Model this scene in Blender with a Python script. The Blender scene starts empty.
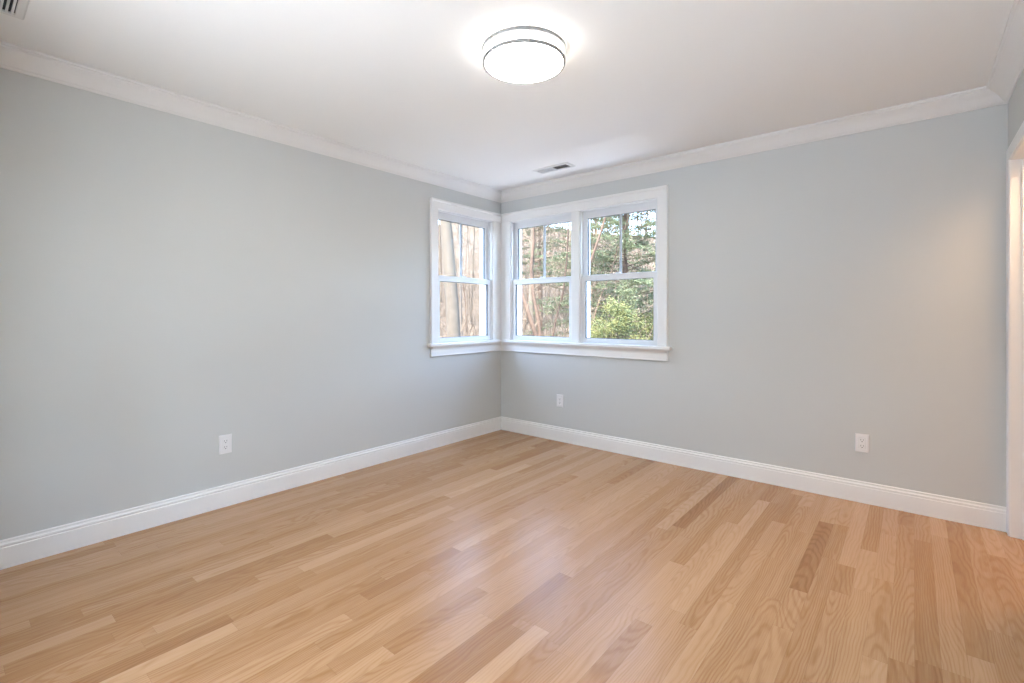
import bpy, math, random
from mathutils import Vector, noise as mnoise

# ------------------------------------------------------------------ camera, sky, lights, exposure
S = bpy.context.scene
C = S.collection
S.view_settings.view_transform = 'Standard'
S.view_settings.look = 'None'
S.view_settings.gamma = 1.0
S.view_settings.use_curve_mapping = False
S.view_settings.exposure = 0.63

CAM = Vector((3.286, -3.771, 1.193))
cd = bpy.data.cameras.new('camera')
cd.sensor_width = 36.0
cd.lens = 482.0 / 1024.0 * 36.0
cd.shift_y = -27.3 / 1024.0
cd.clip_start = 0.02
cam = bpy.data.objects.new('camera', cd)
cam.location = CAM
cam.rotation_euler = (math.pi / 2, 0, math.radians(39.76))
C.objects.link(cam)
S.camera = cam

world = bpy.data.worlds.new('sky')
S.world = world
world.use_nodes = True
wn = world.node_tree
wn.nodes.clear()
sky = wn.nodes.new('ShaderNodeTexSky')
sky.sky_type = 'NISHITA'
sky.sun_disc = False
sky.sun_elevation = math.radians(64)
sky.sun_rotation = math.radians(177)
sky.air_density = 1.0
sky.dust_density = 1.2
bg = wn.nodes.new('ShaderNodeBackground')
bg.inputs['Strength'].default_value = 1.9
wo = wn.nodes.new('ShaderNodeOutputWorld')
wn.links.new(sky.outputs[0], bg.inputs[0])
wn.links.new(bg.outputs[0], wo.inputs[0])

sl = bpy.data.lights.new('sun', 'SUN')
sl.energy = 20.0
sl.color = (1.0, 0.93, 0.82)
sl.angle = math.radians(1.5)
sun = bpy.data.objects.new('sun', sl)
C.objects.link(sun)
sun.rotation_euler = Vector((-0.03, 0.44, -1.0)).to_track_quat('-Z', 'Y').to_euler()

LAMP_EMIT, LAMP_SIDE = 40.0, 6.4
LAMP_COLOR = (1.0, 0.955, 0.89)


def room_lamp(name, loc, energy, color, size, rot=(0, 0, 0)):
    l = bpy.data.lights.new(name, 'AREA')
    l.energy = energy
    l.color = color
    l.shape = 'DISK'
    l.size = size
    o = bpy.data.objects.new(name, l)
    o.location = loc
    o.rotation_euler = rot
    C.objects.link(o)
    return o


# the lamp of the hall beyond the open doorway
room_lamp('hall_lamp', (4.12, -0.34, 2.25), 15.5, (1.0, 0.68, 0.42), 0.6)


def portal(name, loc, sx, sy, direction):
    l = bpy.data.lights.new(name, 'AREA')
    l.shape = 'RECTANGLE'
    l.size = sx
    l.size_y = sy
    l.cycles.is_portal = True
    o = bpy.data.objects.new(name, l)
    o.location = loc
    o.rotation_euler = Vector(direction).to_track_quat('-Z', 'Z').to_euler()
    C.objects.link(o)


portal('sky_portal_side', (-0.17, -0.5025, 1.535), 0.75, 1.22, (1, 0, 0))
portal('sky_portal_back', (0.9125, 0.17, 1.535), 1.58, 1.22, (0, -1, 0))
portal('sky_portal_front', (2.2, -4.26, 1.3), 2.5, 1.75, (0, 1, 0))

# ------------------------------------------------------------------ materials


def mat(name, color, rough=0.5, spec=0.5, metal=0.0, noise=0.0, nscale=30.0, bump=0.0, emit=None, estr=0.0):
    m = bpy.data.materials.new(name)
    m.use_nodes = True
    nt = m.node_tree
    b = nt.nodes['Principled BSDF']
    b.inputs['Base Color'].default_value = (*color, 1)
    b.inputs['Roughness'].default_value = rough
    b.inputs['Specular IOR Level'].default_value = spec
    b.inputs['Metallic'].default_value = metal
    if noise or bump:
        tc = nt.nodes.new('ShaderNodeTexCoord')
        nz = nt.nodes.new('ShaderNodeTexNoise')
        nz.inputs['Scale'].default_value = nscale
        nz.inputs['Detail'].default_value = 4
        nt.links.new(tc.outputs['Object'], nz.inputs['Vector'])
        if noise:
            hs = nt.nodes.new('ShaderNodeMixRGB')
            hs.blend_type = 'MIX'
            hs.inputs[1].default_value = (*[c * (1 - noise) for c in color], 1)
            hs.inputs[2].default_value = (*[min(1, c * (1 + noise)) for c in color], 1)
            nt.links.new(nz.outputs['Fac'], hs.inputs[0])
            nt.links.new(hs.outputs[0], b.inputs['Base Color'])
        if bump:
            bp = nt.nodes.new('ShaderNodeBump')
            bp.inputs['Strength'].default_value = bump
            bp.inputs['Distance'].default_value = 0.002
            nt.links.new(nz.outputs['Fac'], bp.inputs['Height'])
            nt.links.new(bp.outputs[0], b.inputs['Normal'])
    if emit:
        b.inputs['Emission Color'].default_value = (*emit, 1)
        b.inputs['Emission Strength'].default_value = estr
    return m


def glass_mat():
    m = bpy.data.materials.new('window_glass')
    m.use_nodes = True
    nt = m.node_tree
    nt.nodes.clear()
    o = nt.nodes.new('ShaderNodeOutputMaterial')
    mx = nt.nodes.new('ShaderNodeMixShader')
    tr = nt.nodes.new('ShaderNodeBsdfTransparent')
    tr.inputs[0].default_value = (0.97, 0.985, 0.98, 1)
    gl = nt.nodes.new('ShaderNodeBsdfGlossy')
    gl.inputs['Roughness'].default_value = 0.02
    fr = nt.nodes.new('ShaderNodeFresnel')
    fr.inputs['IOR'].default_value = 1.07
    nt.links.new(fr.outputs[0], mx.inputs[0])
    nt.links.new(tr.outputs[0], mx.inputs[1])
    nt.links.new(gl.outputs[0], mx.inputs[2])
    nt.links.new(mx.outputs[0], o.inputs[0])
    return m


def floor_mat():
    m = bpy.data.materials.new('oak_strip_floor')
    m.use_nodes = True
    nt = m.node_tree
    N, L = nt.nodes, nt.links
    b = N['Principled BSDF']

    def math_(op, a=None, v=None, c=None):
        n = N.new('ShaderNodeMath')
        n.operation = op
        for i, x in enumerate((a, v, c)):
            if x is None:
                continue
            if isinstance(x, (int, float)):
                n.inputs[i].default_value = x
            else:
                L.new(x, n.inputs[i])
        return n.outputs[0]
    tc = N.new('ShaderNodeTexCoord')
    sep = N.new('ShaderNodeSeparateXYZ')
    L.new(tc.outputs['Object'], sep.inputs[0])
    at = N.new('ShaderNodeAttribute')
    at.attribute_name = 'board'
    sc = N.new('ShaderNodeSeparateColor')
    L.new(at.outputs['Color'], sc.inputs[0])
    tone, cx, cz = sc.outputs[0], sc.outputs[1], sc.outputs[2]
    at2 = N.new('ShaderNodeAttribute')
    at2.attribute_name = 'board_b'
    sc2 = N.new('ShaderNodeSeparateColor')
    L.new(at2.outputs['Color'], sc2.inputs[0])
    xl, seed, slope = sc2.outputs[0], sc2.outputs[1], sc2.outputs[2]
    x, y = sep.outputs[0], sep.outputs[1]
    # slow wander of the grain
    cv = N.new('ShaderNodeCombineXYZ')
    L.new(math_('MULTIPLY', x, 9.0), cv.inputs[0])
    L.new(math_('MULTIPLY', y, 2.6), cv.inputs[1])
    L.new(math_('MULTIPLY', seed, 40.0), cv.inputs[2])
    n1 = N.new('ShaderNodeTexNoise')
    n1.inputs['Scale'].default_value = 1.0
    n1.inputs['Detail'].default_value = 2.5
    L.new(cv.outputs[0], n1.inputs['Vector'])
    wob = math_('MULTIPLY', math_('SUBTRACT', n1.outputs['Fac'], 0.5), 0.042)
    # growth rings round a tilted pith -> cathedral arches
    dx = math_('ADD', math_('SUBTRACT', x, xl), math_('MULTIPLY', math_('SUBTRACT', cx, 0.5), 0.16))
    yy = math_('ADD', math_('MULTIPLY', math_('ADD', y, math_('MULTIPLY', seed, 3.0)),
                            math_('MULTIPLY', math_('SUBTRACT', slope, 0.5), 0.16)),
               math_('MULTIPLY', math_('SUBTRACT', cz, 0.35), 0.18))
    r = math_('SQRT', math_('ADD', math_('POWER', dx, 2.0), math_('POWER', yy, 2.0)))
    r2 = math_('ADD', r, wob)
    ring = math_('SINE', math_('MULTIPLY', r2, 2 * math.pi / 0.0080))
    ringn = math_('MULTIPLY_ADD', ring, 0.5, 0.5)
    ringp = math_('POWER', ringn, 2.2)
    # fine pores running along the boards
    cv2 = N.new('ShaderNodeCombineXYZ')
    L.new(math_('MULTIPLY', x, 420.0), cv2.inputs[0])
    L.new(math_('MULTIPLY', y, 12.0), cv2.inputs[1])
    L.new(math_('MULTIPLY', seed, 90.0), cv2.inputs[2])
    n2 = N.new('ShaderNodeTexNoise')
    n2.inputs['Scale'].default_value = 1.0
    n2.inputs['Detail'].default_value = 2.0
    L.new(cv2.outputs[0], n2.inputs['Vector'])
    # broad streaks
    cv3 = N.new('ShaderNodeCombineXYZ')
    L.new(math_('MULTIPLY', x, 55.0), cv3.inputs[0])
    L.new(math_('MULTIPLY', y, 1.8), cv3.inputs[1])
    L.new(math_('MULTIPLY', seed, 70.0), cv3.inputs[2])
    n3 = N.new('ShaderNodeTexNoise')
    n3.inputs['Scale'].default_value = 1.0
    n3.inputs['Detail'].default_value = 3.0
    L.new(cv3.outputs[0], n3.inputs['Vector'])
    ramp = N.new('ShaderNodeValToRGB')
    e = ramp.color_ramp.elements
    e[0].position = 0.0
    e[0].color = (0.285, 0.135, 0.050, 1)
    e[1].position = 1.0
    e[1].color = (0.60, 0.385, 0.225, 1)
    e.new(0.30).color = (0.385, 0.200, 0.086, 1)
    e.new(0.55).color = (0.485, 0.280, 0.140, 1)
    f = math_('ADD', tone, math_('MULTIPLY', math_('SUBTRACT', n3.outputs['Fac'], 0.5), 0.34))
    f = math_('SUBTRACT', f, math_('MULTIPLY', ringp, 0.16))
    f = math_('ADD', f, math_('MULTIPLY', math_('SUBTRACT', n2.outputs['Fac'], 0.5), 0.32))
    L.new(f, ramp.inputs[0])
    # seams between the strips
    uv = N.new('ShaderNodeUVMap')
    uv.uv_map = 'strip'
    su = N.new('ShaderNodeSeparateXYZ')
    L.new(uv.outputs[0], su.inputs[0])
    ed = math_('MINIMUM', su.outputs[0], su.outputs[1])
    seam = math_('LESS_THAN', ed, 0.0006)
    mx = N.new('ShaderNodeMixRGB')
    L.new(math_('MULTIPLY', seam, 0.55), mx.inputs[0])
    L.new(ramp.outputs[0], mx.inputs[1])
    mx.inputs[2].default_value = (0.16, 0.08, 0.035, 1)
    L.new(mx.outputs[0], b.inputs['Base Color'])
    b.inputs['Roughness'].default_value = 0.27
    b.inputs['Specular IOR Level'].default_value = 0.5
    bp = N.new('ShaderNodeBump')
    bp.inputs['Strength'].default_value = 0.10
    bp.inputs['Distance'].default_value = 0.001
    L.new(math_('ADD', math_('MULTIPLY', ringp, -0.5), n2.outputs['Fac']), bp.inputs['Height'])
    L.new(bp.outputs[0], b.inputs['Normal'])
    return m


M_WALL = mat('wall_paint', (0.600, 0.615, 0.600), 0.62, 0.35, bump=0.06, nscale=260)
M_CEIL = mat('ceiling_paint', (0.875, 0.875, 0.855), 0.85, 0.2, bump=0.04, nscale=200)
M_TRIM = mat('white_trim_paint', (0.84, 0.84, 0.825), 0.32, 0.45, bump=0.02, nscale=90)
M_CROWN = mat('crown_paint', (0.78, 0.775, 0.755), 0.5, 0.3, bump=0.02, nscale=90)
M_VINYL = mat('white_vinyl', (0.80, 0.82, 0.83), 0.35, 0.5, noise=0.01)
M_MUNTIN = mat('backlit_grey_muntin', (0.50, 0.52, 0.53), 0.45, 0.4, noise=0.01)  # bars greyed in colour for their backlit look behind glass
M_GASKET = mat('grey_gasket', (0.10, 0.11, 0.12), 0.6)
M_GLASS = glass_mat()
M_FLOOR = floor_mat()
M_PLATE = mat('outlet_plastic', (0.82, 0.82, 0.82), 0.3, 0.5, noise=0.01)
M_SLOT = mat('outlet_slot', (0.03, 0.03, 0.035), 0.6)
M_SCREW = mat('painted_screw', (0.55, 0.55, 0.55), 0.35, 0.5, 0.3)
M_VENT = mat('vent_enamel', (0.74, 0.74, 0.72), 0.45, 0.5, noise=0.02)
M_VENT_DARK = mat('vent_dark_backing', (0.035, 0.033, 0.035), 0.8)  # flat dark colour stands in for shade inside the vents
M_METAL = mat('brushed_nickel', (0.32, 0.32, 0.317), 0.5, 0.3, 0.1, noise=0.05, nscale=120)
M_DIFF = mat('lit_acrylic', (0.9, 0.9, 0.88), 0.4, 0.4, emit=LAMP_COLOR, estr=LAMP_EMIT)
M_SHADE = mat('lit_acrylic_side', (0.9, 0.9, 0.88), 0.4, 0.4, emit=LAMP_COLOR, estr=LAMP_SIDE)
M_HALL = mat('hall_paint', (0.66, 0.60, 0.52), 0.7, 0.3, bump=0.03)
M_BOUNCE_PAVING = mat('pale_bounce_paving', (0.74, 0.75, 0.76), 0.9, 0.1, noise=0.06, nscale=3)  # kept pale to bounce light up through the windows
M_BRASS = mat('satin_metal', (0.55, 0.53, 0.50), 0.35, 0.5, 1.0)

# ------------------------------------------------------------------ helpers


class MB:
    def __init__(self):
        self.v, self.f = [], []

    def add(self, vs, fs):
        n = len(self.v)
        self.v += [tuple(p) for p in vs]
        self.f += [tuple(i + n for i in q) for q in fs]

    def box(self, a, b):
        x0, y0, z0 = [min(p, q) for p, q in zip(a, b)]
        x1, y1, z1 = [max(p, q) for p, q in zip(a, b)]
        self.add([(x0, y0, z0), (x1, y0, z0), (x1, y1, z0), (x0, y1, z0),
                  (x0, y0, z1), (x1, y0, z1), (x1, y1, z1), (x0, y1, z1)],
                 [(0, 3, 2, 1), (4, 5, 6, 7), (0, 1, 5, 4), (1, 2, 6, 5), (2, 3, 7, 6), (3, 0, 4, 7)])

    def loft(self, rings, closed=True, caps=True):
        k = len(rings[0])
        vs = [p for r in rings for p in r]
        fs = []
        for i in range(len(rings) - 1):
            for j in range(k if closed else k - 1):
                a, b_ = i * k + j, i * k + (j + 1) % k
                fs.append((a, b_, b_ + k, a + k))
        if caps:
            fs.append(tuple(range(k - 1, -1, -1)))
            fs.append(tuple((len(rings) - 1) * k + j for j in range(k)))
        self.add(vs, fs)

    def lathe(self, prof, n=64, c=(0, 0, 0), close=False):
        """prof: (radius, z) pairs; close joins the last pair to the first (a ring)."""
        vs, fs = [], []
        k = len(prof)
        for i in range(n):
            a = 2 * math.pi * i / n
            for r, z in prof:
                vs.append((c[0] + r * math.cos(a), c[1] + r * math.sin(a), c[2] + z))
        for i in range(n):
            i2 = (i + 1) % n
            for j in range(k if close else k - 1):
                j2 = (j + 1) % k
                fs.append((i * k + j, i2 * k + j, i2 * k + j2, i * k + j2))
        self.add(vs, fs)

    def tube(self, pts, rad, n=6):
        rings = []
        for i, p in enumerate(pts):
            p = Vector(p)
            d = (Vector(pts[min(i + 1, len(pts) - 1)]) - Vector(pts[max(i - 1, 0)])).normalized()
            u = d.cross(Vector((0, 0, 1)))
            if u.length < 1e-3:
                u = d.cross(Vector((1, 0, 0)))
            u.normalize()
            w = u.cross(d)
            r = rad[i] if not isinstance(rad, (int, float)) else rad
            rings.append([p + u * r * math.cos(2 * math.pi * j / n) + w * r * math.sin(2 * math.pi * j / n) for j in range(n)])
        self.loft(rings)

    def build(self, name, m, parent=None, fn=None, loc=None, bevel=0.0, smooth=False, seg=2):
        vs = [Vector(fn(*p)) for p in self.v] if fn else [Vector(p) for p in self.v]
        if parent is not None:
            vs = [p - parent['_base'] for p in vs]
        if loc is not None:
            vs = [p - Vector(loc) for p in vs]
        me = bpy.data.meshes.new(name)
        me.from_pydata(vs, [], self.f)
        import bmesh
        bm = bmesh.new()
        bm.from_mesh(me)
        if not getattr(self, 'loose', False):
            bmesh.ops.recalc_face_normals(bm, faces=bm.faces)
        bm.to_mesh(me)
        bm.free()
        me.materials.append(m)
        if smooth:
            for p in me.polygons:
                p.use_smooth = True
        o = bpy.data.objects.new(name, me)
        C.objects.link(o)
        if loc is not None:
            o.location = loc
        if parent is not None:
            o.parent = parent
        if bevel:
            bv = o.modifiers.new('edge', 'BEVEL')
            bv.width = bevel
            bv.segments = seg
            bv.limit_method = 'ANGLE'
            bv.angle_limit = math.radians(40)
        return o


BASES = []


class Root:
    pass


def tag(o, label, cat, group=None, kind=None):
    o['label'] = label
    o['category'] = cat
    if group:
        o['group'] = group
    if kind:
        o['kind'] = kind
    return o


def thing(name, loc, label, cat, group=None, kind=None):
    o = bpy.data.objects.new(name, None)
    o.empty_display_size = 0.1
    o.location = loc
    C.objects.link(o)
    o['_base'] = [0.0, 0.0, 0.0]
    return tag(o, label, cat, group, kind)


class P:
    """builds parts of a thing in world coordinates, stored relative to the thing's base"""

    def __init__(self, root):
        self.root = root
        self.base = Vector(root.location)

    def part(self, mb, name, m, fn=None, parent=None, **kw):
        vs = [Vector(fn(*p)) - self.base if fn else Vector(p) - self.base for p in mb.v]
        q = MB()
        q.v, q.f = vs, mb.f
        if getattr(mb, 'loose', False):
            q.loose = True
        o = q.build(name, m, **kw)
        o.parent = parent or self.root
        return o


def back(u, w, z):      # u along the back wall from the corner, w into the room
    return (u, -w, z)


def left(u, w, z):      # u along the left wall from the corner, w into the room
    return (w, -u, z)


XR, YF, H = 3.686, -4.08, 2.44    # right wall, front wall, ceiling


def wall_with_holes(name, u0, u1, z0, z1, thick, holes, fn, m, label):
    us = sorted({u0, u1, *[h[0] for h in holes], *[h[1] for h in holes]})
    zs = sorted({z0, z1, *[h[2] for h in holes], *[h[3] for h in holes]})
    nu, nz = len(us) - 1, len(zs) - 1

    def solid(i, j):
        if i < 0 or j < 0 or i >= nu or j >= nz:
            return False
        cu, cz = (us[i] + us[i + 1]) / 2, (zs[j] + zs[j + 1]) / 2
        return not any(h[0] < cu < h[1] and h[2] < cz < h[3] for h in holes)
    mb = MB()
    idx = {}

    def V(i, j, s):
        k = (i, j, s)
        if k not in idx:
            idx[k] = len(mb.v)
            mb.v.append((us[i], 0.0 if s == 0 else -thick, zs[j]))
        return idx[k]
    for i in range(nu):
        for j in range(nz):
            if not solid(i, j):
                continue
            mb.f.append((V(i, j, 0), V(i + 1, j, 0), V(i + 1, j + 1, 0), V(i, j + 1, 0)))
            mb.f.append((V(i, j, 1), V(i, j + 1, 1), V(i + 1, j + 1, 1), V(i + 1, j, 1)))
            for di, dj, a, b_ in ((-1, 0, (i, j), (i, j + 1)), (1, 0, (i + 1, j), (i + 1, j + 1)),
                                  (0, -1, (i, j), (i + 1, j)), (0, 1, (i, j + 1), (i + 1, j + 1))):
                if not solid(i + di, j + dj):
                    mb.f.append((V(*a, 0), V(*b_, 0), V(*b_, 1), V(*a, 1)))
    o = mb.build(name, m, fn=fn)
    return tag(o, label, 'wall', kind='structure')


# ------------------------------------------------------------------ the room shell
A0, A1 = 0.135, 0.870      # first opening from the corner
B0, B1 = 0.955, 1.690      # second opening on the back wall
ZF = 0.45
ZS, ZH = 0.935, 2.135      # stool top and head
FRONT = ((1.1, 2.22), (2.305, 3.425))   # unseen window openings added behind the viewer for more daylight
FT = 0.020                 # jamb thickness
hole = lambda a, b: (a - FT, b + FT, ZS - 0.045, ZH + FT)

wall_with_holes('wall_left', -0.15, -YF, 0, H, 0.15, [hole(A0, A1)], left, M_WALL,
                'pale grey-green painted wall with one window beside the corner')
wall_with_holes('wall_back', 0.0, XR, 0, H, 0.15, [hole(A0, A1), hole(B0, B1)], back, M_WALL,
                'pale grey painted wall with two joined windows beside the corner')
right = lambda u, w, z: (XR - w, -u, z)
wall_with_holes('wall_right', -0.15, -YF, 0, H, 0.12, [(0.063, 0.929, 0, 2.033)], right, M_WALL,
                'painted side wall with the open doorway at the picture edge')
front = lambda u, w, z: (u, YF + w, z)
wall_with_holes('wall_front', -0.15, XR + 0.12, 0, H, 0.12, [(a_ - FT, b_ + FT, ZF - 0.045, ZH + FT) for a_, b_ in FRONT], front, M_WALL,
                'painted wall behind the viewer with two unseen windows added for daylight')
mb = MB()
mb.box((-0.15, YF - 0.12, H), (XR + 0.12, 0.15, H + 0.2))
mb.box((XR + 0.12, -1.65, H), (5.3, 0.15, H + 0.2))
tag(mb.build('ceiling', M_CEIL), 'flat white painted ceiling with a round light', 'ceiling', kind='structure')

# hall beyond the doorway
mb = MB()
mb.box((XR + 0.12, 0.0, 0), (5.3, 0.15, H))
mb.box((XR + 0.12, -1.65, 0), (5.3, -1.5, H))
mb.box((5.15, -1.5, 0), (5.3, 0.0, H))
tag(mb.build('wall_hall', M_HALL), 'cream wall of the hall beyond the doorway', 'wall', kind='structure')


def floor():
    rng = random.Random(11)
    W = 0.070
    x = 0.0
    rows = []
    vs, fs, cols, cols2, uvs = [], [], [], [], []
    # conspicuous strips of the photograph: x, y from, y to, tone
    special = [(1.527, -2.607, -2.07, 0.24), (1.85, -2.736, -2.25, 0.30), (2.905, -1.38, -0.50, 0.20),
               (2.93, -0.95, 0.0, 0.40), (2.68, -0.67, -0.12, 0.36),
               (0.93, -1.62, -0.75, 0.84), (1.03, -0.95, -0.35, 0.38), (1.20, -2.75, -1.85, 0.40),
               (0.05, -3.2, -2.2, 0.40), (3.10, -0.75, 0.0, 0.40), (2.10, -2.75, -2.35, 0.30),
               (2.16, -2.3, -1.55, 0.36), (3.03, -1.0, 0.0, 0.70), (0.75, -2.1, -1.1, 0.46)]
    nrow = int(math.ceil(5.16 / W))
    for r in range(nrow):
        x0, x1 = r * W, min((r + 1) * W, 5.16)
        sp = sorted([s for s in special if x0 <= s[0] < x1], key=lambda s: s[1])
        segs = []
        y = YF - rng.random() * 0.8

        def fill(y, end):
            while y < end - 1e-6:
                l = rng.uniform(0.38, 1.5)
                if end - y - l < 0.25:
                    l = end - y
                t = min(1, max(0, rng.gauss(0.515, 0.11)))
                segs.append((y, y + l, t))
                y += l
            return y
        for s in sp:
            y = fill(y, s[1]) if s[1] > y else y
            if s[1] < y - 1e-6:
                continue
            segs.append((s[1], s[2], s[3]))
            y = s[2]
        fill(y, 0.0)
        for a, b_, t in segs:
            a = max(a, YF)
            b_ = min(b_, 0.0)
            if b_ <= a:
                continue
            n = len(vs)
            vs += [(x0, a, 0), (x1, a, 0), (x1, b_, 0), (x0, b_, 0)]
            fs.append((n, n + 1, n + 2, n + 3))
            cols.append((t, rng.random(), rng.random(), 1))
            cols2.append(((x0 + x1) / 2, rng.random(), rng.random(), 1))
            uvs.append((x1 - x0, b_ - a))
    n = len(vs)     # the slab under the strips
    zb = -0.12
    vs += [(-0.15, YF - 0.12, zb), (5.3, YF - 0.12, zb), (5.3, 0.15, zb), (-0.15, 0.15, zb)]
    fs.append((n + 3, n + 2, n + 1, n))
    m = len(vs)
    zt = -0.002
    vs += [(-0.15, YF - 0.12, zt), (5.3, YF - 0.12, zt), (5.3, 0.15, zt), (-0.15, 0.15, zt)]
    fs.append((m, m + 1, m + 2, m + 3))
    for i in range(4):
        j = (i + 1) % 4
        fs.append((n + i, n + j, m + j, m + i))
    for i in range(6):
        cols.append((0.5, 0.5, 0.5, 1))
        cols2.append((0.5, 0.5, 0.5, 1))
        uvs.append((1, 1))
    me = bpy.data.meshes.new('floor')
    me.from_pydata(vs, [], fs)
    for nm, cc in (('board', cols), ('board_b', cols2)):
        a = me.attributes.new(nm, 'FLOAT_COLOR', 'FACE')
        for i, c in enumerate(cc):
            a.data[i].color = c
    # distance-to-edge coordinates are built from a subdivided inset: u, v hold metres from the strip centre
    uvl = me.uv_layers.new(name='strip')
    for p in me.polygons:
        wd, ln = uvs[p.index]
        for li, (cu, cv_) in zip(p.loop_indices, ((0, 0), (wd, 0), (wd, ln), (0, ln))):
            uvl.data[li].uv = (cu, cv_)
    me.materials.append(M_FLOOR)
    o = bpy.data.objects.new('floor', me)
    C.objects.link(o)
    tag(o, 'light natural oak strip floor running towards the window wall', 'floor', kind='structure')


floor()

# ------------------------------------------------------------------ mouldings


def moulding(mb, prof, a, b, fn, ma=1, mb_=1):
    """prof: (w, z) outline; a, b along the wall; an end is mitred by ma / mb_ times w"""
    mb.loft([[fn(a + ma * w, w, z) for w, z in prof], [fn(b - mb_ * w, w, z) for w, z in prof]])


crown = [(0.0, H - 0.092), (0.008, H - 0.092), (0.012, H - 0.084), (0.020, H - 0.078), (0.030, H - 0.064),
         (0.044, H - 0.046), (0.058, H - 0.034), (0.070, H - 0.026), (0.078, H - 0.020), (0.080, H - 0.012),
         (0.090, H - 0.010), (0.092, H - 0.0005), (0.0, H - 0.0005)]
base = [(0.0, 0.0005), (0.0145, 0.0005), (0.0145, 0.098), (0.0115, 0.102), (0.0135, 0.107), (0.0130, 0.114),
        (0.008, 0.118), (0.0068, 0.124), (0.0085, 0.128), (0.006, 0.133), (0.0, 0.134)]
for nm, prof, cat, word in (('crown', crown, 'crown moulding', 'white crown moulding along the top of the'),
                            ('baseboard', base, 'baseboard', 'white baseboard with a stepped cap along the')):
    for side, fn, a, b, where in (('left', left, 0.0, -YF, 'left-hand window wall'), ('back', back, 0.0, XR, 'wall with the paired windows'),
                                  ('right', right, 0.0, -YF, 'doorway wall'), ('front', front, 0.0, XR, 'wall behind the viewer')):
        q = MB()
        if nm == 'baseboard' and side == 'right':
            moulding(q, prof, 1.04, b, fn, 0, 1)
        else:
            if nm == 'baseboard' and side == 'back':
                moulding(q, prof, a, XR - 0.0068, fn, 1, 0)
            else:
                moulding(q, prof, a, b, fn)
        name = ('baseboard_' + side) if nm == 'baseboard' else {'left': 'trim_1', 'back': 'trim_2', 'right': 'trim_3', 'front': 'trim_4'}[side]
        tag(q.build(name, M_TRIM if nm == 'baseboard' else M_CROWN), word + ' ' + where, cat, kind='structure')

# window casings: legs, head and back band
cas = [(0.0, 0.0), (0.0, 0.012), (0.006, 0.016), (0.066, 0.0175), (0.068, 0.023), (0.074, 0.027), (0.088, 0.027), (0.090, 0.024), (0.090, 0.0)]


def casing(mb, leg_u, fn, zb=ZS, zh=ZH, end=0.0):
    """outer leg up to a mitred head that runs to the corner"""
    r0 = [fn(leg_u + o, w, zb) for o, w in cas]
    r1 = [fn(leg_u + o, w, zh + o) for o, w in cas]
    r2 = [fn(end + w, w, zh + o) for o, w in cas]
    mb.loft([r0, r1, r2])


def corner_leg(mb, fn):
    t = 0.0165
    mb.loft([[fn(w, w, z) if k else fn(A0, w, z) for k, w in ((0, 0.0), (0, t - 0.004), (2, t), (1, 0.0))] for z in (ZS, ZH - 0.0)])


q = MB()
casing(q, A1, left)
corner_leg(q, left)
tag(q.build('trim_5', M_TRIM), 'white casing round the single window on the left-hand wall', 'window casing', kind='structure')
q = MB()
casing(q, B1, back)
corner_leg(q, back)
q.loft([[back(u, w, z) for u, w in ((A1, 0), (A1, 0.013), (A1 + 0.004, 0.0165), (B0 - 0.004, 0.0165), (B0, 0.013), (B0, 0))] for z in (ZS, ZH)])
tag(q.build('trim_6', M_TRIM), 'white casing and mullion round the paired windows', 'window casing', kind='structure')

# stool: one board round the corner
q = MB()
SF = 0.052
out = [(-0.0145, 0.0145), (-0.0145, -A1 - 0.0), (0.0, -A1 - 0.0), (0.0, -0.992), (SF, -0.992), (SF, -SF), (1.812, -SF), (1.812, 0.0), (B1, 0.0), (B1, 0.0145)]
zt = [(0.907, 0.0), (0.935, 0.0)]
q.loft([[(x, y, z) for x, y in out] for z in (0.906, 0.9345)])
st = q.build('trim_7', M_TRIM, bevel=0.008, seg=3)
tag(st, 'white window stool running round the corner under all three windows', 'window sill', kind='structure')
apron = [(0.0, 0.816), (0.016, 0.816), (0.0185, 0.822), (0.015, 0.828), (0.014, 0.868), (0.017, 0.880), (0.024, 0.891), (0.034, 0.898), (0.036, 0.9055), (0.0, 0.9055)]
q = MB()
moulding(q, apron, 0.0, 0.950, left, 1, 0)
moulding(q, apron, 0.0, 1.778, back, 1, 0)
tag(q.build('trim_8', M_TRIM), 'white moulded apron below the window stool', 'window apron', kind='structure')

# ------------------------------------------------------------------ windows


def ring(mb, a, b, z0, z1, w0, w1, sl, sr, st, sb):
    """a rectangular frame: stiles sl, sr and rails st, sb; as four mitred bars joined into one loop"""
    o = [(a, z0), (b, z0), (b, z1), (a, z1)]
    i = [(a + sl, z0 + sb), (b - sr, z0 + sb), (b - sr, z1 - st), (a + sl, z1 - st)]
    rings = []
    for k in range(5):
        k %= 4
        rings.append([(o[k][0], w0, o[k][1]), (i[k][0], w0, i[k][1]), (i[k][0], w1, i[k][1]), (o[k][0], w1, o[k][1])])
    mb.loft(rings, caps=False)


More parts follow.
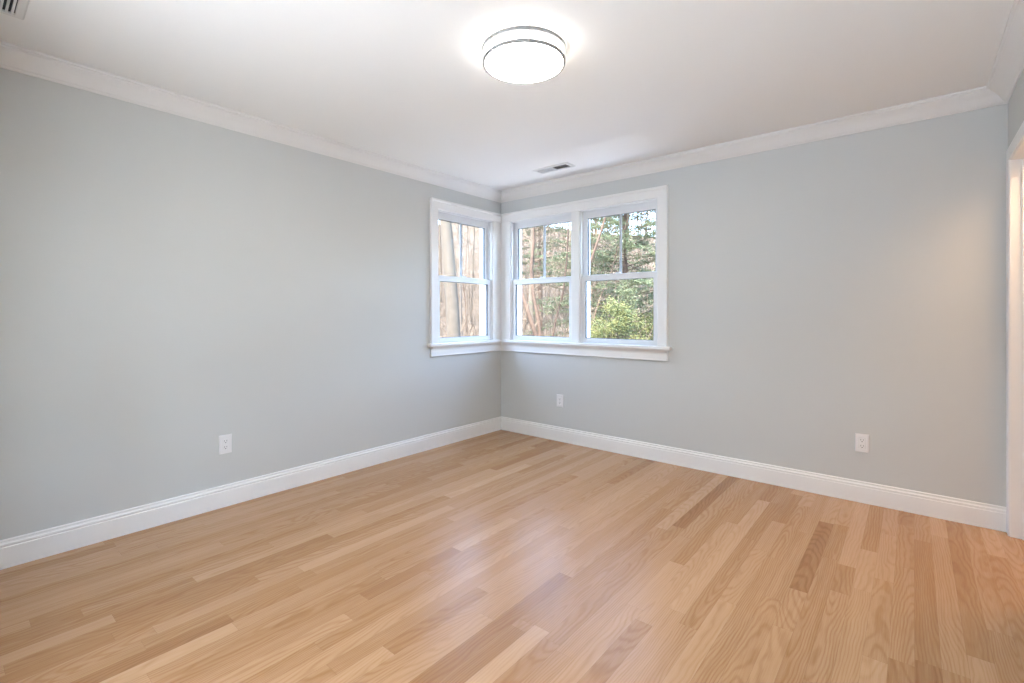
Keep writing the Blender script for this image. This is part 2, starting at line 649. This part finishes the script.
def window(name, a, b, fn, label, ZS=ZS, zm=1.545):
    root = thing(name, fn((a + b) / 2, -0.05, ZS), label, 'window', kind='structure')
    p = P(root)
    q = MB()
    ring(q, a - FT + 0.001, b + FT - 0.001, ZS - 0.043, ZH + FT - 0.001, 0.0, -0.152, FT - 0.001, FT - 0.001, FT - 0.001, 0.030)
    # stops that part the two sash tracks
    for w0, w1 in ((-0.0, -0.013), (-0.0525, -0.0545), (-0.094, -0.110)):
        d = 0.011 if w0 != -0.0525 else 0.006
        q.box((a, w0, ZS), (a + d, w1, ZH))
        q.box((b - d, w0, ZS), (b, w1, ZH))
        q.box((a, w0, ZH - d), (b, w1, ZH))
    q.box((a, -0.052, ZS - 0.0145), (b, -0.150, ZS - 0.002))
    # outer brickmould
    ring(q, a - 0.06, b + 0.06, ZS - 0.08, ZH + 0.06, -0.1515, -0.175, 0.062, 0.062, 0.062, 0.075)
    p.part(q, 'window_frame', M_VINYL, fn)
    for nm, z0, z1, w0, w1, st, sb, munt in (('lower_sash', ZS + 0.001, zm, -0.015, -0.050, 0.050, 0.040, False),
                                              ('upper_sash', zm - 0.05, ZH - 0.002, -0.056, -0.092, 0.066, 0.046, True)):
        q = MB()
        s = 0.041
        ring(q, a + 0.002, b - 0.002, z0, z1, w0, w1, s, s, st, sb)
        if nm == 'lower_sash':
            q.box((a + 0.002, w0 + 0.006, z1 - 0.012), (b - 0.002, w0, z1 - 0.001))     # lift lip on the meeting rail
        sash = p.part(q, nm, M_VINYL, fn, bevel=0.0025)
        wm = (w0 + w1) / 2
        q = MB()
        ring(q, a + 0.002 + s - 0.001, b - 0.002 - s + 0.001, z0 + sb - 0.001, z1 - st + 0.001, w0 - 0.008, w1 + 0.008, 0.0045, 0.0045, 0.0045, 0.0045)
        p.part(q, 'gasket', M_GASKET, fn, parent=sash)
        q = MB()
        q.box((a + s, wm - 0.003, z0 + sb - 0.002), (b - s, wm + 0.003, z1 - st + 0.002))
        p.part(q, 'glass_pane', M_GLASS, fn, parent=sash)
        if munt:
            q = MB()
            c = (a + b) / 2
            for wa, wb in ((wm + 0.0032, wm + 0.013), (wm - 0.013, wm - 0.0032)):
                q.loft([[(c - 0.0105, wa if wa > wm + 0.003 else wb, z), (c + 0.0105, wa if wa > wm + 0.003 else wb, z),
                         (c + 0.006, wb if wa > wm + 0.003 else wa, z), (c - 0.006, wb if wa > wm + 0.003 else wa, z)]
                        for z in (z0 + sb, z1 - st)])
            p.part(q, 'muntin', M_MUNTIN, fn, parent=sash)
        else:
            q = MB()      # cam lock on top of the meeting rail
            cu = (a + b) / 2
            q.box((cu - 0.03, -0.022, z1), (cu + 0.03, -0.046, z1 + 0.006))
            q.box((cu - 0.012, -0.018, z1 + 0.006), (cu + 0.026, -0.034, z1 + 0.013))
            p.part(q, 'sash_lock', M_VINYL, fn, parent=sash, bevel=0.002)


window('window_1', A0, A1, left, 'white double-hung window on the left-hand wall, pale trunk behind it')
window('window_2', A0, A1, back, 'white double-hung window nearer the corner of the joined pair')
window('window_3', B0, B1, back, 'white double-hung window with the green shrub and evergreen behind it')

for n_, (a_, b_) in enumerate(FRONT):
    window('window_%d' % (4 + n_), a_, b_, front, 'tall unseen window added for daylight behind the viewer, ' + ('farther from', 'nearer')[n_] + ' the doorway', ZF, 1.32)
q = MB()
q.box((-0.6, YF - 2.2, H + 0.2), (4.5, 0.2, H + 0.34))  # unseen eave, deepened to keep sun and sky out of the front windows
tag(q.build('roof', M_CEIL), 'unseen flat roof slab with an eave added to block sun and sky behind the viewer', 'roof', kind='structure')
q = MB()
q.box((-6.0, YF - 8.4, -0.62), (9.0, YF - 0.13, -0.42))  # unseen paving, added as a reflector for the ceiling and upper walls
q.box((XR + 0.13, YF - 0.13, -0.62), (9.0, -1.66, -0.42))
q.box((-0.18, 0.18, -0.62), (6.0, 2.15, -0.42))  # added strip that bounces light up to the ceiling by the corner
tag(q.build('bounce_paving', M_BOUNCE_PAVING), 'unseen pale paving added round the house to bounce light indoors', 'bounce_paving', kind='structure')

q = MB()
q.box((-14.0, YF - 8.8, -0.6), (18.0, YF - 8.4, 6.5))  # unseen wall, added to cut low sky from the front windows
tag(q.build('wall_sky_block', M_HALL), 'tall unseen wall added behind the viewer to block low sky', 'wall', kind='structure')

# ------------------------------------------------------------------ doorway
dr = thing('door_1', (XR, -0.525, 0), 'white-cased open doorway at the right edge of the picture', 'doorway', kind='structure')
p = P(dr)
q = MB()
D0, D1, DH = 0.081, 0.911, 2.015
for (a, b, z0, z1) in ((D0 - 0.017, D0, 0, DH + 0.017), (D1, D1 + 0.017, 0, DH + 0.017), (D0, D1, DH, DH + 0.017)):
    q.box((a, 0.0, z0 + 0.001), (b, -0.120, z1))
for (a, b, z0, z1) in ((D0, D0 + 0.011, 0, DH), (D1 - 0.011, D1, 0, DH), (D0 + 0.011, D1 - 0.011, DH - 0.011, DH)):
    q.box((a, -0.045, z0 + 0.001), (b, -0.082, z1))
p.part(q, 'door_jamb', M_TRIM, right)
dcas = [(0.0, 0.0), (0.0, 0.0055), (0.002, 0.0065), (0.050, 0.0065), (0.053, 0.0078), (0.064, 0.0076), (0.066, 0.0065), (0.066, 0.0)]
q = MB()
a, b = D0 - 0.006, D1 + 0.006
q.loft([[(a - o, w, 0.001) for o, w in dcas], [(a - o, w, DH + 0.006 + o) for o, w in dcas],
        [(b + o, w, DH + 0.006 + o) for o, w in dcas], [(b + o, w, 0.001) for o, w in dcas]])
p.part(q, 'door_casing', M_TRIM, right)

# ------------------------------------------------------------------ ceiling light
LC = (1.881, -1.994)
cl = thing('ceiling_light', (LC[0], LC[1], H), 'round lit drum ceiling light with two thin metal rings', 'ceiling light')
p = P(cl)
c3 = (LC[0], LC[1], 0)
q = MB()
q.lathe([(0.0, H - 0.0005), (0.165, H - 0.0005), (0.165, H - 0.012), (0.0, H - 0.012)], 64, c3)
p.part(q, 'canopy', M_VENT)
q = MB()
q.lathe([(0.0, H - 0.0125), (0.180, H - 0.0125), (0.182, H - 0.016), (0.182, H - 0.0665), (0.0, H - 0.0665)], 72, c3)
p.part(q, 'drum_shade', M_SHADE)
q = MB()
q.lathe([(0.0, H - 0.067), (0.180, H - 0.067), (0.178, H - 0.0705), (0.166, H - 0.0745), (0.10, H - 0.0775), (0.0, H - 0.0785)], 72, c3)
p.part(q, 'diffuser', M_DIFF, smooth=True)


def band(z, r=0.1925, hh=0.0066, t=0.0045):
    q = MB()
    q.lathe([(r - t, z - hh), (r + t, z - hh), (r + t, z + hh), (r - t, z + hh)], 72, c3, close=True)
    return q


p.part(band(H - 0.016, hh=0.0085), 'upper_ring', M_METAL, smooth=False)
p.part(band(H - 0.068, 0.189), 'lower_ring', M_METAL, smooth=False)
for ang in (-44, 76, 196):
    q = MB()
    ca, sa = math.cos(math.radians(ang)), math.sin(math.radians(ang))
    q.tube([(LC[0] + 0.1915 * ca, LC[1] + 0.1915 * sa, H - 0.0735), (LC[0] + 0.1915 * ca, LC[1] + 0.1915 * sa, H - 0.001)], 0.0030, 8)
    q.tube([(LC[0] + 0.1865 * ca, LC[1] + 0.1865 * sa, H - 0.068), (LC[0] + 0.200 * ca, LC[1] + 0.200 * sa, H - 0.068)], 0.0045, 8)
    p.part(q, 'post', M_METAL)

# ------------------------------------------------------------------ ceiling vents


def register(x0, x1, y0, y1, label):
    v = thing('ceiling_vent', ((x0 + x1) / 2, (y0 + y1) / 2, H), label, 'ceiling vent')
    p = P(v)
    b = 0.026
    ins = ((x0 + b, y0 + b), (x1 - b, y0 + b), (x1 - b, y1 - b), (x0 + b, y1 - b))
    q = MB()
    rings = []
    for k in range(5):
        k %= 4
        ox, oy = ((x0, y0), (x1, y0), (x1, y1), (x0, y1))[k]
        sx, sy = (1 if ox == x0 else -1), (1 if oy == y0 else -1)
        rings.append([(ox, oy, H - 0.0006), (ox, oy, H - 0.003), (ox + sx * 0.008, oy + sy * 0.008, H - 0.008),
                      (ins[k][0], ins[k][1], H - 0.009), (ins[k][0], ins[k][1], H - 0.0006)])
    q.loft(rings, caps=False)
    xm = (x0 + x1) / 2
    q.box((xm - 0.005, y0 + b, H - 0.009), (xm + 0.005, y1 - b, H - 0.002))
    p.part(q, 'frame', M_VENT)
    q = MB()
    q.box((x0 + b, y0 + b, H - 0.0006), (x1 - b, y1 - b, H - 0.0016))  # dark plate in place of a shaded opening above the louvers
    p.part(q, 'dark_backing', M_VENT_DARK)
    for s, xa, xb in ((1, x0 + b, xm - 0.005), (-1, xm + 0.005, x1 - b)):
        q = MB()
        n = 11
        for i in range(n):
            xc = xa + (xb - xa) * (i + 0.5) / n
            dx, dz = (0.0042 if s < 0 else 0.0025) * s, 0.0034
            q.loft([[(xc - dx, y, H - 0.0052 - dz), (xc - dx + 0.0008, y, H - 0.0052 - dz), (xc + dx + 0.0008, y, H - 0.0052 + dz), (xc + dx, y, H - 0.0052 + dz)] for y in (y0 + b, y1 - b)])
        p.part(q, 'louvers', M_VENT)
    for x in (x0 + 0.013, x1 - 0.013):
        q = MB()
        q.lathe([(0.0, H - 0.0105), (0.003, H - 0.010), (0.004, H - 0.0085), (0.004, H - 0.006)], 12, (x, (y0 + y1) / 2, 0))
        p.part(q, 'screw', M_SCREW)


register(0.755, 1.108, -0.455, -0.315, 'small white two-way ceiling vent near the window corner')

v = thing('ceiling_vent', (0.578, -3.66, H), 'white ceiling grille with dark slots cut off by the picture corner', 'ceiling vent')
p = P(v)
x0, x1, y0, y1 = 0.398, 0.758, -3.795, -3.524
b = 0.030
q = MB()
rings = []
for k in range(5):
    k %= 4
    ox, oy = ((x0, y0), (x1, y0), (x1, y1), (x0, y1))[k]
    sx, sy = (1 if ox == x0 else -1), (1 if oy == y0 else -1)
    rings.append([(ox, oy, H - 0.0006), (ox, oy, H - 0.003), (ox + sx * 0.007, oy + sy * 0.007, H - 0.009),
                  (ox + sx * b, oy + sy * b, H - 0.010), (ox + sx * b, oy + sy * b, H - 0.0006)])
q.loft(rings, caps=False)
p.part(q, 'frame', M_VENT)
q = MB()
q.box((x0 + b, y0 + b, H - 0.0006), (x1 - b, y1 - b, H - 0.0016))  # dark plate where the grille would show only shade
p.part(q, 'dark_backing', M_VENT_DARK)
q = MB()
yy = y1 - b - 0.007
while yy > y0 + b + 0.008:
    q.loft([[(x, yy - 0.0028, H - 0.010), (x, yy + 0.0028, H - 0.010), (x, yy + 0.0008, H - 0.002), (x, yy - 0.0048, H - 0.002)] for x in (x0 + b, x1 - b)])
    yy -= 0.0165
p.part(q, 'louvers', M_VENT)

# ------------------------------------------------------------------ outlets


def outlet(u, zc, fn, label):
    o = thing('wall_outlet', fn(u, 0, zc - 0.058), label, 'outlet', 'wall outlets')
    p = P(o)
    hw, hh = 0.0365, 0.0585
    q = MB()
    rr = []
    for inset, w in ((0.0, 0.0006), (0.0, 0.003), (0.004, 0.0065), (hw - 0.0176, 0.0068)):
        rr.append([(u - hw + inset, w, zc - hh + (inset if inset < 0.01 else hh - 0.0342)), (u + hw - inset, w, zc - hh + (inset if inset < 0.01 else hh - 0.0342)),
                   (u + hw - inset, w, zc + hh - (inset if inset < 0.01 else hh - 0.0342)), (u - hw + inset, w, zc + hh - (inset if inset < 0.01 else hh - 0.0342))])
    rr.append([(a_, 0.0006, c_) for a_, b_, c_ in rr[-1]])
    q.loft(rr, caps=False)
    p.part(q, 'wall_plate', M_PLATE, fn)
    q = MB()
    q.box((u - 0.0164, 0.0006, zc - 0.0334), (u + 0.0164, 0.0078, zc + 0.0334))
    rec = p.part(q, 'receptacle', M_PLATE, fn, bevel=0.0012)
    for dz in (-0.0185, 0.0185):
        q = MB()
        for du, hgt in ((-0.0063, 0.0045), (0.0063, 0.0036)):
            q.box((u + du - 0.0011, 0.0076, zc + dz + 0.003 - hgt), (u + du + 0.0011, 0.0081, zc + dz + 0.003 + hgt))
        # half-round earth hole
        pts = [(u + 0.0026 * math.cos(t), zc + dz - 0.0085 + 0.0026 * math.sin(t)) for t in [math.pi + math.pi * k / 6 for k in range(7)]]
        pts += [(u + 0.0026, zc + dz - 0.0062), (u - 0.0026, zc + dz - 0.0062)]
        q.loft([[(a_, w, c_) for a_, c_ in pts] for w in (0.0076, 0.0081)])
        p.part(q, 'socket_slots', M_SLOT, fn, parent=rec)


outlet(2.608, 0.386, left, 'white outlet low on the left-hand wall')
outlet(0.736, 0.380, back, 'small white outlet low on the wall under the paired windows')
outlet(3.038, 0.376, back, 'white outlet low on the wall between the windows and doorway')

# ------------------------------------------------------------------ outdoors
rng = random.Random(5)


def ground_z(x, y):
    d = max(0.0, math.hypot(x - 1.0, y + 1.0) - 6.0)
    base_ = -0.55 + 0.012 * d + 0.0024 * d * d
    return base_ + 0.30 * mnoise.noise(Vector((x * 0.16, y * 0.16, 0.3))) * min(1, d / 4)


def ray(px, t):
    """ground point seen in the picture column px at depth t"""
    yaw = math.radians(39.76)
    u = (px - 512) / 482.0
    x = CAM.x + t * (-math.sin(yaw) + u * math.cos(yaw))
    y = CAM.y + t * (math.cos(yaw) + u * math.sin(yaw))
    return x, y


M_LITTER = mat('leaf_litter', (0.083, 0.066, 0.051), 0.95, 0.1, noise=0.75, nscale=1.6, bump=0.0)
M_BARK_PALE = mat('pale_bark', (0.106, 0.087, 0.067), 0.9, 0.1, noise=0.25, nscale=9)
M_BARK_BROWN = mat('brown_bark', (0.098, 0.066, 0.048), 0.9, 0.1, noise=0.35, nscale=8)
M_BARK_GREY = mat('grey_bark', (0.107, 0.091, 0.076), 0.9, 0.1, noise=0.35, nscale=8)
M_TWIG = mat('tan_twigs', (0.126, 0.095, 0.069), 0.9, 0.1, noise=0.3, nscale=2)


def leaf_mat(name, c1, c2):
    m = mat(name, c1, 0.65, 0.25)
    nt = m.node_tree
    b = nt.nodes['Principled BSDF']
    gi = nt.nodes.new('ShaderNodeTexCoord')
    nz = nt.nodes.new('ShaderNodeTexNoise')
    nz.inputs['Scale'].default_value = 5.0
    nz.inputs['Detail'].default_value = 3
    rp = nt.nodes.new('ShaderNodeValToRGB')
    rp.color_ramp.elements[0].position = 0.35
    rp.color_ramp.elements[0].color = (*c1, 1)
    rp.color_ramp.elements[1].position = 0.65
    rp.color_ramp.elements[1].color = (*c2, 1)
    nt.links.new(gi.outputs['Object'], nz.inputs['Vector'])
    nt.links.new(nz.outputs['Fac'], rp.inputs[0])
    nt.links.new(rp.outputs[0], b.inputs['Base Color'])
    tr = nt.nodes.new('ShaderNodeBsdfTranslucent')
    nt.links.new(rp.outputs[0], tr.inputs[0])
    mx = nt.nodes.new('ShaderNodeMixShader')
    mx.inputs[0].default_value = 0.35
    out_ = nt.nodes['Material Output']
    nt.links.new(b.outputs[0], mx.inputs[1])
    nt.links.new(tr.outputs[0], mx.inputs[2])
    nt.links.new(mx.outputs[0], out_.inputs[0])
    return m


M_NEEDLE = leaf_mat('evergreen_needles', (0.077, 0.101, 0.054), (0.162, 0.171, 0.095))
M_SHRUB = leaf_mat('shrub_leaves', (0.060, 0.085, 0.038), (0.162, 0.153, 0.051))

q = MB()
NX = 70
gx = [-70 + 110 * i / NX for i in range(NX + 1)]
gy = [-25 + 100 * i / NX for i in range(NX + 1)]
vs = [(x, y, ground_z(x, y) if not (-0.6 < x < 6 and -5 < y < 0.6) else -0.55) for y in gy for x in gx]
fs = [(j * (NX + 1) + i, j * (NX + 1) + i + 1, (j + 1) * (NX + 1) + i + 1, (j + 1) * (NX + 1) + i) for j in range(NX) for i in range(NX)]
q.add(vs, fs)
tag(q.build('ground', M_LITTER, smooth=True), 'tan leaf-covered woodland ground rising behind the house', 'ground', kind='structure')


def wander(start, d, length, n, jit, r, up=0.0):
    pts = [Vector(start)]
    d = Vector(d).normalized()
    for i in range(n):
        d = (d + Vector((r.uniform(-jit, jit), r.uniform(-jit, jit), r.uniform(-jit, jit) + up))).normalized()
        pts.append(pts[-1] + d * length / n)
    return pts


def grow_branches(q, pts, rads, r, count, lo, hi, length, depth, droop):
    n = len(pts) - 1
    for _ in range(count):
        t = r.uniform(lo, hi) * n
        i = min(int(t), n - 1)
        p0 = pts[i].lerp(pts[i + 1], t - i)
        rr = (rads[i] + (rads[i + 1] - rads[i]) * (t - i))
        a = r.uniform(0, 2 * math.pi)
        axis = (pts[i + 1] - pts[i]).normalized()
        side = axis.orthogonal().normalized()
        side.rotate(__import__('mathutils').Quaternion(axis, a))
        d = side * r.uniform(0.7, 1.0) + axis * r.uniform(0.15, 0.8) + Vector((0, 0, droop))
        L = length * r.uniform(0.55, 1.15)
        bp = wander(p0, d, L, 5, 0.25, r, 0.02)
        r0 = max(0.003, rr * 0.27)
        br = [r0 * (1 - 0.8 * k / 5) for k in range(6)]
        q.tube(bp, br, 4 if depth > 0 else 3)
        if depth > 0:
            grow_branches(q, bp, br, r, 5 if depth > 1 else 6, 0.2, 1.0, L * 0.5, depth - 1, droop * 0.6)


def bare_tree_meshes(seed, height, rad, nb, bark, lean=(0, 0), low=0.12, blen=2.6, bend=0.07, split=False):
    r = random.Random(seed)
    n = 14
    pts = [Vector((0, 0, -0.3))]
    d = Vector((lean[0], lean[1], 1)).normalized()
    for i in range(n):
        d = (d + Vector((r.uniform(-bend, bend), r.uniform(-bend, bend), 0.1))).normalized()
        pts.append(pts[-1] + d * height / n)
    rads = [rad * (1.18 if i == 0 else 1) * (1 - 0.85 * i / n) for i in range(n + 1)]
    t = MB()
    t.tube(pts, rads, 10)
    if split:
        out_ = []
        for _ in range(nb):
            b_ = MB()
            b_.loose = True
            grow_branches(b_, pts, rads, r, 1, low, 0.98, blen, 2, -0.05)
            out_.append(b_)
        return t, out_
    b_ = MB()
    grow_branches(b_, pts, rads, r, nb, low, 0.98, blen, 2, -0.05)
    b_.loose = True
    return t, b_


def place(proto, x, y, rot, s, label, group, name):
    root = thing(name, (x, y, ground_z(x, y)), label, 'tree', group)
    root.rotation_euler.z = rot
    root.scale = (s, s, s)
    for ch in proto:
        o = ch.copy()
        C.objects.link(o)
        o.parent = root
    return root


protos = []
for k, (h, rd, nb, bark) in enumerate(((13, 0.055, 34, M_BARK_GREY), (15, 0.075, 34, M_BARK_PALE), (11, 0.045, 34, M_BARK_BROWN),
                                       (14, 0.06, 32, M_BARK_PALE), (10, 0.035, 34, M_TWIG), (12, 0.05, 34, M_BARK_GREY))):
    t, b_ = bare_tree_meshes(40 + k, h, rd, nb, bark)
    protos.append((t.build('trunk', bark, smooth=True), b_.build('branches', M_TWIG if bark is not M_BARK_BROWN else M_BARK_BROWN)))

# the tree nearest the left-hand window
def special_tree(px, t, seed, h, rd, nb, bark, bmat, lean, label, low=0.3, stems=1, blen=2.6, bend=0.07):
    x, y = ray(px, t)
    root = thing('bare_tree', (x, y, ground_z(x, y)), label, 'tree')
    for s in range(stems):
        tm, brs = bare_tree_meshes(seed + s, h, rd * (1 - 0.18 * s), nb, bark,
                                   (lean[0] + 0.035 * s * (-1) ** s, lean[1] + 0.03 * s), low, blen, bend, True)
        for z in [tm] + brs:
            z.v = [(a + 0.08 * s * (-1) ** s, b2 + 0.06 * s, c) for a, b2, c in z.v]
        o = tm.build('trunk', bark, smooth=True)
        o.parent = root
        for b_ in brs:
            b_.build('branch', bmat).parent = root
    return root


special_tree(458.5, 9.0, 3, 15, 0.140, 8, M_BARK_PALE, M_TWIG, (-0.035, -0.02), 'stout pale tree trunk close behind the left-hand window', 0.38)
special_tree(553, 10.5, 31, 9, 0.062, 18, M_BARK_BROWN, M_TWIG, (-0.05, 0.0), 'brown many-stemmed tree behind the window nearer the corner', 0.1, 5, 1.8, 0.17)
special_tree(536, 13.0, 21, 12, 0.075, 26, M_BARK_PALE, M_TWIG, (-0.03, 0.0), 'pale crooked tree just behind the brown many-stemmed tree', 0.15, 1, 2.6, 0.22)


def evergreen(px, t, seed, h, rd, label, density=1.0, first=0.05, spread=2.4):
    x, y = ray(px, t)
    r = random.Random(seed)
    root = thing('evergreen_tree', (x, y, ground_z(x, y)), label, 'tree')
    pts = [Vector((0.05 * math.sin(i), 0.05 * math.cos(i * 1.3), -0.3 + h * i / 10)) for i in range(11)]
    tm = MB()
    tm.tube(pts, [rd * (1 - 0.09 * i) for i in range(11)], 9)
    br, fo = MB(), MB()
    n = int(105 * density)
    for i in range(n):
        f = first + (1 - first) * (i / n)
        z = -0.3 + h * f
        L = spread * (1 - f) ** 0.8 * r.uniform(0.6, 1.1) + 0.2
        a = i * 2.4 + r.uniform(-0.4, 0.4)
        d = Vector((math.cos(a), math.sin(a), r.uniform(-0.05, 0.5)))
        bp = wander((0, 0, z), d, L, 6, 0.12, r, -0.05)
        br.tube(bp, [0.016 * (1 - f * 0.5) * (1 - 0.14 * k) for k in range(7)], 4)
        for k in range(int(L * 34)):
            tt = r.uniform(0.15, 1.0) * 6
            ii = min(int(tt), 5)
            c = bp[ii].lerp(bp[ii + 1], tt - ii)
            sd = Vector((-d.y, d.x, 0)) * r.choice((-1, 1)) + d * 0.8 + Vector((0, 0, r.uniform(-0.35, 0.25)))
            tl = r.uniform(0.18, 0.5) * (1 - 0.4 * tt / 6)
            tip = c + sd.normalized() * tl
            for m in range(7):
                cc = c.lerp(tip, (m + r.random()) / 7)
                w = Vector((r.uniform(-1, 1), r.uniform(-1, 1), r.uniform(-0.6, 0.6))).normalized()
                w2 = Vector((r.uniform(-1, 1), r.uniform(-1, 1), r.uniform(-0.6, 0.6))).normalized()
                l_, s_ = r.uniform(0.05, 0.10), r.uniform(0.013, 0.025)
                a0, b0 = w * l_, w2 * s_
                fo.add([cc - b0, cc + a0 * .5 - b0 * .7, cc + a0, cc + a0 * .5 + b0 * .7], [(0, 1, 2, 3)])
    fo.loose = True
    br.loose = True
    for mm, nm, ma in ((tm, 'trunk', M_BARK_BROWN), (br, 'branches', M_BARK_BROWN), (fo, 'foliage', M_NEEDLE)):
        o = mm.build(nm, ma)
        o.parent = root
    return root


evergreen(626, 12.0, 2, 7.8, 0.10, 'green evergreen with spreading boughs behind the window farthest from the corner', 1.75, 0.17, 2.7)
evergreen(540, 19.0, 7, 9.5, 0.12, 'green evergreen farther back behind the window nearer the corner', 1.0, 0.30, 2.6)
evergreen(596, 21.0, 9, 8.2, 0.12, 'distant evergreen showing between the two joined windows', 1.2, 0.10, 2.8)


def shrub(px, t, seed, w, h, n, label):
    x, y = ray(px, t)
    r = random.Random(seed)
    gz = ground_z(x, y)
    root = thing('leafy_shrub', (x, y, gz), label, 'shrub')
    st_, fo = MB(), MB()
    for i in range(n):
        a = r.uniform(0, 2 * math.pi)
        f = (i + r.random()) / n
        z = 0.1 + h * 0.88 * f
        L = w * (1 - f) ** 0.7 * r.uniform(0.55, 1.1) + 0.15
        d = Vector((math.cos(a), math.sin(a), r.uniform(0.1, 0.7)))
        bp = wander((0.03 * math.cos(a), 0.03 * math.sin(a), z), d, L, 6, 0.14, r, -0.07)
        st_.tube(bp, [0.007 * (1 - 0.13 * k) for k in range(7)], 4)
        for k in range(int(90 + 190 * L)):
            tt = r.uniform(0.15, 1.0) * 6
            ii = min(int(tt), 5)
            c = bp[ii].lerp(bp[ii + 1], tt - ii) + Vector((r.gauss(0, 1), r.gauss(0, 1), r.gauss(0, 0.7) - 0.2)) * 0.075
            ww = Vector((r.uniform(-1, 1), r.uniform(-1, 1), r.uniform(-0.9, 0.2))).normalized()
            w2 = ww.orthogonal().normalized()
            l_, s_ = r.uniform(0.022, 0.05), r.uniform(0.006, 0.012)
            fo.add([c, c + ww * l_ * .5 - w2 * s_, c + ww * l_, c + ww * l_ * .5 + w2 * s_], [(0, 1, 2, 3)])
    st_.tube([(0, 0, -0.1), (0.01, 0, h * .5), (0, 0.01, h)], [0.03, 0.02, 0.006], 6)
    fo.loose = True
    st_.loose = True
    o = st_.build('stems', M_TWIG)
    o.parent = root
    o = fo.build('foliage', M_SHRUB)
    o.parent = root


shrub(618, 8.8, 4, 0.95, 2.1, 95, 'tall yellow-green leafy shrub outside the window farthest from the corner')
shrub(598, 10.6, 14, 0.6, 1.6, 60, 'lower leafy shrub peeking out behind the mullion of the paired windows')
shrub(648, 11.0, 24, 0.8, 1.75, 60, 'leafy shrub half hidden behind the right casing of the paired windows')

# the wood behind: thin bare trees
bases = []
tries = 0
while len(bases) < 135 and tries < 4000:
    tries += 1
    px = rng.uniform(405, 700)
    t = 15.5 + 36 * rng.random() ** 0.8
    x, y = ray(px, t)
    if any(math.hypot(x - a, y - b_) < 0.75 for a, b_ in bases):
        continue
    if 600 < px < 660 and t < 20:
        continue
    bases.append((x, y))
for i, (x, y) in enumerate(bases):
    place(protos[i % 6], x, y, rng.uniform(0, 6.28), rng.uniform(0.8, 1.2),
          'slender bare tree in the wood outside the windows', 'bare trees in the wood', 'bare_tree')
for pr in protos:
    for o in pr:
        bpy.data.objects.remove(o)

# tangled bare brush
q = MB()
q.loose = True
for i in range(3400):
    px = rng.uniform(400, 705)
    t = 9.5 + 40 * rng.random()
    x, y = ray(px, t)
    z = ground_z(x, y)
    d = Vector((rng.gauss(0, 0.45), rng.gauss(0, 0.45), 1))
    L = rng.uniform(0.8, 3.4)
    pts = wander((x, y, z - 0.05), d, L, 4, 0.22, rng)
    q.tube(pts, [0.009, 0.007, 0.006, 0.004, 0.003], 3)
tag(q.build('undergrowth', M_TWIG), 'tangle of tan bare twigs on the woodland ground outside', 'undergrowth', kind='stuff')
for o in list(S.objects):
    if '_base' in o:
        del o['_base']
